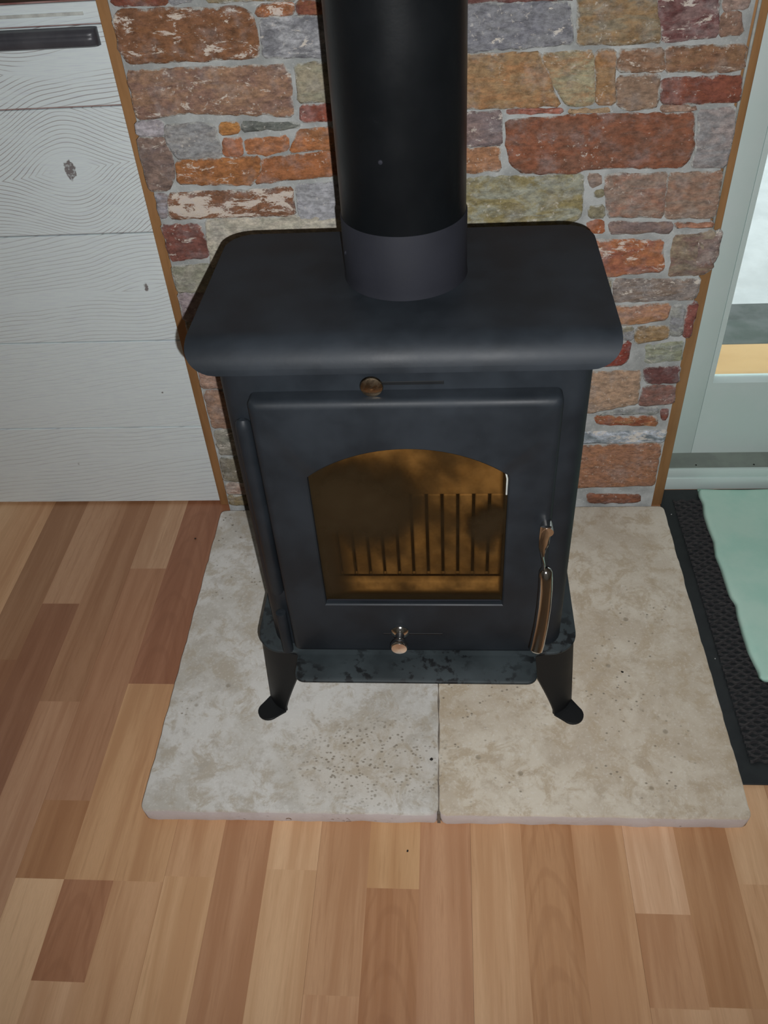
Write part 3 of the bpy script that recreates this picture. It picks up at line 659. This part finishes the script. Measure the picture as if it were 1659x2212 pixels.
# base plate with the ash lip
base = rrect(-.2665, .1675, .7215, .957, .038, 8)
fl0, fl1 = -.2075, .1105
lipc = [(fl0 + .012 * 0, .7215)]
lip = []
def arc(cx, cy, r, a0, a1, n=6): return [(cx + r * math.cos(math.radians(a0 + (a1 - a0) * i / n)), cy + r * math.sin(math.radians(a0 + (a1 - a0) * i / n))) for i in range(n + 1)]
lip = arc(fl0 - .006, .7155, .006, 90, 0, 4) + arc(fl0 + .014, .6735 + .014, .014, 180, 270) + arc(fl1 - .014, .6735 + .014, .014, 270, 360) + arc(fl1 + .006, .7155, .006, 180, 90, 4)
pts = base[:9] + lip + base[9:]
sp('base_plate', plate(pts, .1735, .1785, .0012), M_PLATE, deg=50)
# four bent sheet legs, each ending in a foot tab
for sx in (-1, 1):
    for sy in (-1, 1):
        def wp(u, v, z):      # plan coordinates of the front left leg, mirrored to the others
            x = u - CX; y = v
            if sx > 0: x = -x
            if sy > 0: y = 2 * .839 - v
            return (CX + x, y, z)
        A0, B0 = Vector((-.2715, .7515)), Vector((-.2458, .7235)); A1 = Vector((-.262, .7530)); dirn = Vector((.72, -.69)).normalized()
        Lr = []; NZ, NW = 16, 8
        nrm = Vector((-.69, -.72)).normalized()
        for th in (0.0, .0035):
            g = []
            for i in range(NZ + 1):
                t = i / NZ; z = HZ + .003 + (.1735 - HZ - .003) * t; a = A0.lerp(A1, t); u = max(0, (t - .06) / .94); wdt = .0382 + .040 * u ** 1.15
                row_ = []
                for j in range(NW + 1):
                    q = wdt * j / NW; q1 = min(q, .040); pos = a + dirn * q1 + Vector((.97, -.24)) * (q - q1) + nrm * (.004 * math.sin(math.pi * min(1, q / .040))); row_.append(wp(*(pos - nrm * th), z))
                g.append(row_)
            Lr.append(g)
        bm = bmesh.new(); V = [[[bm.verts.new(p) for p in row] for row in g] for g in Lr]
        for g in V:
            for i in range(NZ):
                for j in range(NW): bm.faces.new((g[i][j], g[i][j + 1], g[i + 1][j + 1], g[i + 1][j]))
        for i in range(NZ):
            for j in (0, NW): bm.faces.new((V[0][i][j], V[0][i + 1][j], V[1][i + 1][j], V[1][i][j]))
        for j in range(NW):
            for i in (0, NZ): bm.faces.new((V[0][i][j], V[0][i][j + 1], V[1][i][j + 1], V[1][i][j]))
        leg = sp('leg', bm, M_LEG)
        T0, T1 = A0, A0 + dirn * .0382; c = (T0 + T1) / 2 + nrm * .017; r = .0165; foot = []
        ang = math.atan2(nrm.y, nrm.x)
        for q in range(13):
            a = ang - math.pi / 2 * 1.0 + math.pi * q / 12; foot.append((c.x + r * math.cos(a), c.y + r * math.sin(a)))
        foot = [tuple(T1 - nrm * .0), *[f for f in (foot if (Vector(foot[0]) - T1).length < (Vector(foot[-1]) - T1).length else foot[::-1])], tuple(T0)]
        fp3 = [wp(x, y, 0)[:2] for x, y in foot]
        ar = sum(fp3[i][0] * fp3[(i + 1) % len(fp3)][1] - fp3[(i + 1) % len(fp3)][0] * fp3[i][1] for i in range(len(fp3)))
        if ar < 0: fp3.reverse()
        bm = plate(fp3, HZ + .0002, HZ + .0042, .0008)
        sp('foot', bm, M_LEG, leg)
        leg_l = stove.location

# door
door = None
DX0, DX1, DZ0, DZ1, DY = -.2095, .1140, .1885, .5935, .713
arch_pts = []
WX0, WX1, WZ0, WZS, WZT = -.1575, .0625, .2845, .4935, .5315
hwid = (WX1 - WX0) / 2; rise = WZT - WZS; RA = (hwid * hwid + rise * rise) / (2 * rise); acx, acz = (WX0 + WX1) / 2, WZT - RA; am = math.asin(hwid / RA)
def win(d):
    """window outline grown outwards by d"""
    out = [(WX0 - d, WZ0 - d), (WX1 + d, WZ0 - d)]
    for i in range(25):
        a = am - 2 * am * i / 24; rr_ = RA + d
        x = acx + rr_ * math.sin(a) * (hwid + d) / (rr_ * math.sin(am)) ; out.append((x, acz + rr_ * math.cos(a)))
    return out
def hit(poly, c, a):
    d = Vector((math.cos(a), math.sin(a))); best = None; n = len(poly)
    for i in range(n):
        p, q = Vector(poly[i]), Vector(poly[(i + 1) % n]); e = q - p; den = d.x * e.y - d.y * e.x
        if abs(den) < 1e-12: continue
        w_ = p - c; t = (w_.x * e.y - w_.y * e.x) / den; u = (w_.x * d.y - w_.y * d.x) / den
        if t > 0 and -1e-6 <= u <= 1 + 1e-6 and (best is None or t > best): best = t
    return (c.x + d.x * best, c.y + d.y * best)
cc = Vector(((WX0 + WX1) / 2, .39))
angs = sorted(set([round(2 * math.pi * i / 72, 6) for i in range(72)] + [round(math.atan2(p[1] - cc.y, p[0] - cc.x) % (2 * math.pi), 6) for p in win(0) + rrect(DX0, DX1, DZ0, DZ1, .006, 4)]))
def loop(poly, y): return [(q[0], y, q[1]) for q in (hit(poly, cc, a) for a in angs)]
def dr(d, r): return rrect(DX0 + d, DX1 - d, DZ0 + d, DZ1 - d, r, 6)
L = [loop(dr(0, .007), .7345), loop(dr(0, .007), DY + .008), loop(dr(.0012, .007), DY + .0042), loop(dr(.0042, .006), DY + .0012), loop(dr(.009, .005), DY), loop(win(.0015), DY), loop(win(0), DY + .0015), loop(win(0), DY + .0085), loop(win(.006), DY + .0086), loop(win(.006), .7345)]
door = sp('door', rings(L, None, False, False), M_STOVE, deg=40)
bm = rings([[(x, .7225, z) for x, z in win(.004)], [(x, .7265, z) for x, z in win(.004)]])
sp('window_glass', bm, M_SOOT, door, 'brown sooted arched glass')
# pale rope seal that shows along the sill of the window
bm = tube([(WX0 + .002, .7200, WZ0 + .0012), (acx, .7198, WZ0 + .0010), (WX1 - .002, .7200, WZ0 + .0012)], .0011, 8); sp('seal', bm, M_COLLAR, door, 'pale grey seal along the glass')
bm = tube([(WX1 - .0012, .7196, .462), (WX1 - .0012, .7196, .485), (WX1 - .003, .7196, .494)], .0010, 8); sp('seal', bm, M_CAULK, door)
# hinge bar and pin left of the door
bm = tube([(-.2215, .7345, .5600), (-.2215, .7335, .5590), (-.2215, .7330, .5560), (-.2215, .7325, .5500), (-.2215, .7325, .292), (-.2215, .7335, .288)], [.003, .0062, .0082, .0090, .0090, .0070], 20); sp('hinge', bm, M_STOVE)
bm = lathe([(0, .178), (.0072, .178), (.0072, .252), (.0066, .2545), (.003, .2548), (0, .2535)], (-.2215, .7255, 0), 'Z', 20); hp = sp('hinge_pin', bm, M_STOVE)
# slots for the two air sliders
sp('air_slot', box(-.0905, -.0065, .7342, .7352, .5995, .6035, None, .0003, 1), M_LEG)
sp('air_slot', box(-.0885, -.0115, .7122, .7132, .2270, .2295, None, .0003, 1), M_LEG, door)
knobp = [(0, 0), (.0055, 0), (.0055, .002), (.0048, .010), (.0075, .012), (.0112, .0135), (.0120, .0160), (.0112, .0185), (.0080, .0203), (.0030, .0212), (.0012, .0214), (0, .0222)]
bm = lathe([(r, h * .62) for r, h in knobp], (-.0795, .7345, .6045), 'Y', 28); sp('air_knob', bm, M_BRASS, None, 'bronze-toned round knob')
bm = lathe([(0, 0), (.0115, 0), (.0120, .002), (.0105, .0042), (.0060, .0065), (.0048, .011), (.0058, .0155), (.0095, .0185), (.0112, .0215), (.0112, .0262), (.0098, .0282), (0, .0290)], (-.0665, .7130, .2320), 'Y', 28); sp('air_knob', bm, M_CHROME, door, 'chrome waisted knob')
# door handle: pivot, twisted stem, curved round grip
hd = sp('handle', tube([(.1075, .7150, .4225), (.1075, .6990, .4225)], .0068, 16), M_CHROME, door, 'chrome door handle')
bm = bmesh.new()
prof = [(.1055, .7010, .4300, 0), (.1050, .7000, .4150, 5), (.1048, .6985, .4020, 20), (.1045, .6970, .3900, 70), (.1052, .6955, .3800, 95), (.1068, .6940, .3700, 95), (.1078, .6930, .3620, 95)]
LL = []
for (x, y, z, a) in prof:
    a = math.radians(a); ex = Vector((math.cos(a), math.sin(a))); ey = Vector((-math.sin(a), math.cos(a))); w1, w2 = .0062, .0019
    ring = []
    for k in range(12):
        t = 2 * math.pi * k / 12; q = ex * (w1 * math.cos(t)) + ey * (w2 * math.sin(t)); ring.append((x + q.x, y + q.y, z))
    LL.append(ring)
rings(LL, bm); sp('stem', bm, M_CHROME, door)
gp = [(.1082, .6925, .3735), (.1084, .6920, .3715), (.1086, .6912, .3680), (.1090, .6890, .3600), (.1094, .6850, .3450), (.1088, .6790, .3220), (.1066, .6710, .2960), (.1030, .6620, .2730), (.1012, .6585, .2655), (.1008, .6578, .2640)]
gr = [.0025, .0055, .0074, .0080, .0081, .0082, .0082, .0083, .0081, .0066]
sp('grip', tube(gp, gr, 24), M_CHROME, door)

# ---------------------------------------------------------------- flue
flue = empty('flue_pipe', (-.047, .861, .6615)); tag(flue, 'glossy black flue pipe rising from the top of the stove', 'pipe')
def fpart(name, bm, mat, label=None):
    bmesh.ops.translate(bm, verts=bm.verts, vec=-flue.location); o = sharp(mesh(name, bm, mat, flue), 40)
    if label: o['label'] = label
    return o
fpart('pipe', lathe([(.060, .70), (.0642, .7285), (.0642, 2.50)], (-.047, .861, 0), 'Z', 72), M_FLUE)
fpart('collar', lathe([(.0662, .6600), (.0658, .6640), (.0655, .6680), (.0655, .7280), (.0645, .7292), (.0630, .7292)], (-.047, .861, 0), 'Z', 72), M_COLLAR, 'matt dark grey collar')
fpart('bolt_head', lathe([(0, 0), (.0024, 0), (.0020, .0012), (0, .0018)], (-.047 - .0160, .861 - .0620, .8010), 'Y', 12), M_COLLAR)
fpart('bolt_head', lathe([(0, 0), (.0022, 0), (.0018, .0010), (0, .0015)], (-.047 - .0600, .861 - .0255, .6960), 'Y', 12), M_COLLAR)

# ---------------------------------------------------------------- kitchen cabinet on the left
cab = empty('kitchen_cabinet', (-0.445, 1.222, 0)); tag(cab, 'white-washed boarded kitchen cabinet with a dark handle, left of the stone wall', 'cabinet')
def cpart(name, bm, mat, label=None, smooth=True):
    bmesh.ops.translate(bm, verts=bm.verts, vec=-cab.location); o = mesh(name, bm, mat, cab, smooth)
    if label: o['label'] = label
    return sharp(o)
cpart('carcass', box(-1.60, -.4455, 1.228, 1.79, .004, .8600), M_GROOVE, 'reddish brown where it shows in the joints')
zz = [.0045, .1845, .3630, .5500, .7325, .8325, .8590]
knots = [(-.70, .10, .008, .10, 110, .0, .35), (-.50, .26, .004, .1, 120, .0, .15), (-.4785, .462, .014, .07, 150, .004, .55), (-.545, .648, .052, .080, 170, .0110, 1.0), (-.64, .772, .018, .05, 165, .0, 1.0), (-.60, .845, .002, .1, 160, .0, .25)]
for i in range(6):
    g = (.0009, .0009, .0010, .0013, .0011, .0008)[i]
    bm = box(-1.599, -.4455, 1.222, 1.2285, zz[i] + g, zz[i + 1] - g, None, .0009, 1)
    o = cpart('plank', bm, M_WHITE)
    kx, kz, ka, kw, gf, he, ct = knots[i]
    o['knot_x'] = kx + .445; o['knot_z'] = kz; o['knot_amp'] = ka; o['knot_wid'] = kw; o['grain'] = float(gf); o['heart'] = he; o['contrast'] = ct
# handle: ribbed bar with a rounded end
hx0, hx1 = -1.42, -.4530
prof = [(1.2222, .8305), (1.2135, .8302), (1.2105, .8292), (1.2090, .8270), (1.2080, .8262), (1.2068, .8240), (1.2068, .8225), (1.2050, .8205), (1.2046, .8170), (1.2070, .8105), (1.2120, .8080), (1.2222, .8075)]
Lh = []
for x, sc in ((hx0, 1), (hx1 - .012, 1), (hx1 - .006, .93), (hx1 - .002, .75), (hx1, .40)):
    Lh.append([(x, 1.2222 - (1.2222 - y) * sc, .819 + (z - .819) * (1 if sc == 1 else .9 + .1 * sc)) for y, z in prof])
cpart('handle', rings(Lh), M_HANDLE, 'dark pewter ribbed bar handle')
cpart('pale_streak', box(-.62, -.466, 1.2206, 1.2222, .8435, .8475, None, .0004, 1), M_CAULK, 'narrow glossy pale streak along the top board')  # thin raised strip that models a silvery streak on the board
wt = mesh('worktop', box(-1.60, -.4455, 1.2225, 1.79, .8610, .9010, None, .002), M_WORKTOP, smooth=False); tag(wt, 'dark brown worktop lying on the white cabinet', 'worktop')

# ---------------------------------------------------------------- glazed door on the right
d1 = empty('door_1', (.74, 1.303, 0)); d1['kind'] = 'structure'
def dpart(name, bm, mat, label=None, parent=None):
    bmesh.ops.translate(bm, verts=bm.verts, vec=-d1.location); o = sharp(mesh(name, bm, mat, parent or d1))
    if label: o['label'] = label
    return o
dpart('stile', box(.3895, .4540, 1.303, 1.330, .0400, 2.0, None, .002), M_DOOR); dpart('stile', box(1.045, 1.110, 1.303, 1.330, .0400, 2.0, None, .002), M_DOOR)
dpart('bottom_rail', box(.4540, 1.045, 1.303, 1.330, .0400, .1935, None, .0), M_DOOR); dpart('top_rail', box(.4540, 1.045, 1.303, 1.330, 1.90, 2.0), M_DOOR)
def beadbar(p0, p1, wx, wz):
    return None
# sloping glazing beads
bm = bmesh.new(); o_ = [(.4540, .1935), (1.045, .1935), (1.045, 1.90), (.4540, 1.90)]; i_ = [(.4645, .2060), (1.0345, .2060), (1.0345, 1.8875), (.4645, 1.8875)]
mid = [(a[0] * .15 + b[0] * .85, a[1] * .15 + b[1] * .85) for a, b in zip(o_, i_)]
rings([[(x, 1.3295, z) for x, z in o_], [(x, 1.3025, z) for x, z in o_], [(x, 1.3035, z) for x, z in mid], [(x, 1.3160, z) for x, z in i_], [(x, 1.3290, z) for x, z in i_], [(x, 1.3295, z) for x, z in o_]], bm, False, False)
dpart('glazing_bead', bm, M_DOOR)
dpart('pane', box(.4600, 1.039, 1.3200, 1.3240, .2000, 1.894), M_PANE)
bm = bmesh.new(); box(.3895, 1.115, 1.259, 1.303, -.002, .0470, bm, .0)
dpart('threshold', bm, M_SILL, 'grey threshold strip')
dpart('sill_board', box(.3895, 1.115, 1.2525, 1.2588, .0275, .0478, None, .0015), M_DOOR); dpart('sill_board', box(.3895, 1.115, 1.2500, 1.2588, .0005, .0280, None, .0022), M_DOOR)
for x in (.3985, .4555, .5600):
    dpart('screw', lathe([(0, 0), (.0018, 0), (.0015, .0006), (0, .0008)], (x, 1.2665, .0470), 'Z', 10), M_DARK)
dpart('frame', box(.3725, .3893, 1.259, 1.40, 0, 2.05), M_DOOR)
# outside
struct(mesh('ground', box(-1, 6, 1.95, 9, -.20, -.012), M_SNOW, smooth=False))
kb = mesh('kerb', box(.30, 3.0, 1.762, 1.948, -.12, -.004, None, .004), M_KERB); tag(kb, 'dark grey kerb strip outside the glazed door', 'kerb')
db = mesh('threshold_board', box(.392, 2.2, 1.43, 1.757, -.05, .0, None, .003), M_DECK); tag(db, 'tan board lying outside just beyond the door glass', 'board')

# ---------------------------------------------------------------- door mat and cloth
mat_ = empty('door_mat', (.60, .94, 0)); tag(mat_, 'black rubber-edged ribbed door mat beside the hearth', 'mat')
def mpart(name, bm, m_, label=None, kind=None):
    bmesh.ops.translate(bm, verts=bm.verts, vec=-mat_.location); o = sharp(mesh(name, bm, m_, mat_), 40)
    if label: o['label'] = label
    if kind: o['kind'] = kind
    return o
MX0, MX1, MY0, MY1 = .3880, .93, .638, 1.2484
bm = plate(rrect(MX0, MX1, MY0, MY1, .004, 3), .0003, .0036, .0010); mpart('rubber_base', bm, M_RUBBER, 'smooth dark rubber border')
bm = bmesh.new(); y = MY0 + .036; row = 0
while y < MY1 - .030:
    NXr = 150; g = []
    for i in range(NXr + 1):
        x = MX0 + .024 + (MX1 - MX0 - .048) * i / NXr
        wv = .0018 * math.sin(x * 330 + row * 2.9) + .0012 * noise.noise(Vector((x * 90, row * 3.1, 0)))
        hh = .0076 + .0012 * math.sin(x * 330 + row * 2.9 + 1.2)
        g.append([bm.verts.new((x, y + wv - .0026, .0034)), bm.verts.new((x, y + wv - .0014, hh - .0006)), bm.verts.new((x, y + wv, hh)), bm.verts.new((x, y + wv + .0014, hh - .0006)), bm.verts.new((x, y + wv + .0026, .0034))])
    for i in range(NXr):
        for j in range(4): bm.faces.new((g[i][j], g[i + 1][j], g[i + 1][j + 1], g[i][j + 1]))
    y += .0074; row += 1
mpart('ribbed_pile', bm, M_PILE, 'ribbed black pile', 'stuff')
CL = [(.459, 1.236), (.4565, 1.221), (.459, 1.2), (.4545, 1.172), (.454, 1.136), (.4565, 1.102), (.4515, 1.068), (.454, 1.033), (.4535, .988), (.4540, .972), (.459, .955), (.456, .933), (.4545, .893), (.4545, .857), (.4600, .820), (.4580, .808), (.4630, .804)]
def lerp_edge(y):
    for (xa, ya), (xb, yb) in zip(CL, CL[1:]):
        if yb <= y <= ya: return xa + (xb - xa) * (ya - y) / (ya - yb)
    return CL[-1][0] if y < CL[-1][1] else CL[0][0]
bm = bmesh.new(); g0 = []; g1 = []; NYc, NXc = 90, 60
for i in range(NYc + 1):
    y = .804 + (1.238 - .804) * i / NYc; xl = lerp_edge(y); r0 = []; r1 = []
    for j in range(NXc + 1):
        t = j / NXc; x = xl + (.86 - xl) * t; ee = min(1, min(t * NXc, i, NYc - i, NXc - j) / 1.0)
        zb = .0092 + .0016 * noise.noise(Vector((x * 16, y * 16, 2))) + .0012
        yy = y + .004 * noise.noise(Vector((x * 12, 7, i / NYc > .5))) * (1 if i in (0, NYc) else 0)
        r0.append(bm.verts.new((x, yy, zb + .0042 * ee))); r1.append(bm.verts.new((x, yy, zb)))
    g0.append(r0); g1.append(r1)
for g in (g0, g1):
    for i in range(NYc):
        for j in range(NXc): bm.faces.new((g[i][j], g[i][j + 1], g[i + 1][j + 1], g[i + 1][j]))
for i in range(NYc):
    for j in (0, NXc): bm.faces.new((g0[i][j], g0[i + 1][j], g1[i + 1][j], g1[i][j]))
for j in range(NXc):
    for i in (0, NYc): bm.faces.new((g0[i][j], g0[i][j + 1], g1[i][j + 1], g1[i][j]))
cl = mesh('cloth', bm, M_CLOTH); tag(cl, 'mint green cloth spread over the black door mat', 'cloth')

mat_.rotation_euler = (0, 0, .005)

# ---------------------------------------------------------------- crumbs on the floor and hearth
def crumb(x, y, z, r, m_, label, name='crumb'):
    bm = bmesh.new(); bmesh.ops.create_icosphere(bm, subdivisions=1, radius=r)
    for v in bm.verts: v.co *= random.uniform(.7, 1.15); v.co.z *= .6
    zm = min(v.co.z for v in bm.verts)
    o = mesh(name, bm, m_, loc=(x, y, z - zm)); tag(o, label, 'crumb'); return o
crumb(-.0595, .532, 0, .0020, M_DARK, 'dark crumb on the floorboards just before the hearth')
crumb(.2545, .803, HZ, .0022, M_DARK, 'dark crumb on the right hearth slab, right of the stove')
crumb(-.474, 1.122, 0, .0022, M_DARK, 'dark crumb on the reddish floorboard left of the hearth')
crumb(-.0290, .6500, HZ, .0028, M_DARK, 'black ember flake by the seam between the hearth slabs')
crumb(.4010, 1.178, .0036, .0013, M_PALE, 'white crumb on the mat border nearest the back wall')
crumb(.4060, .850, .0036, .0012, M_PALE, 'white crumb halfway along the mat border')
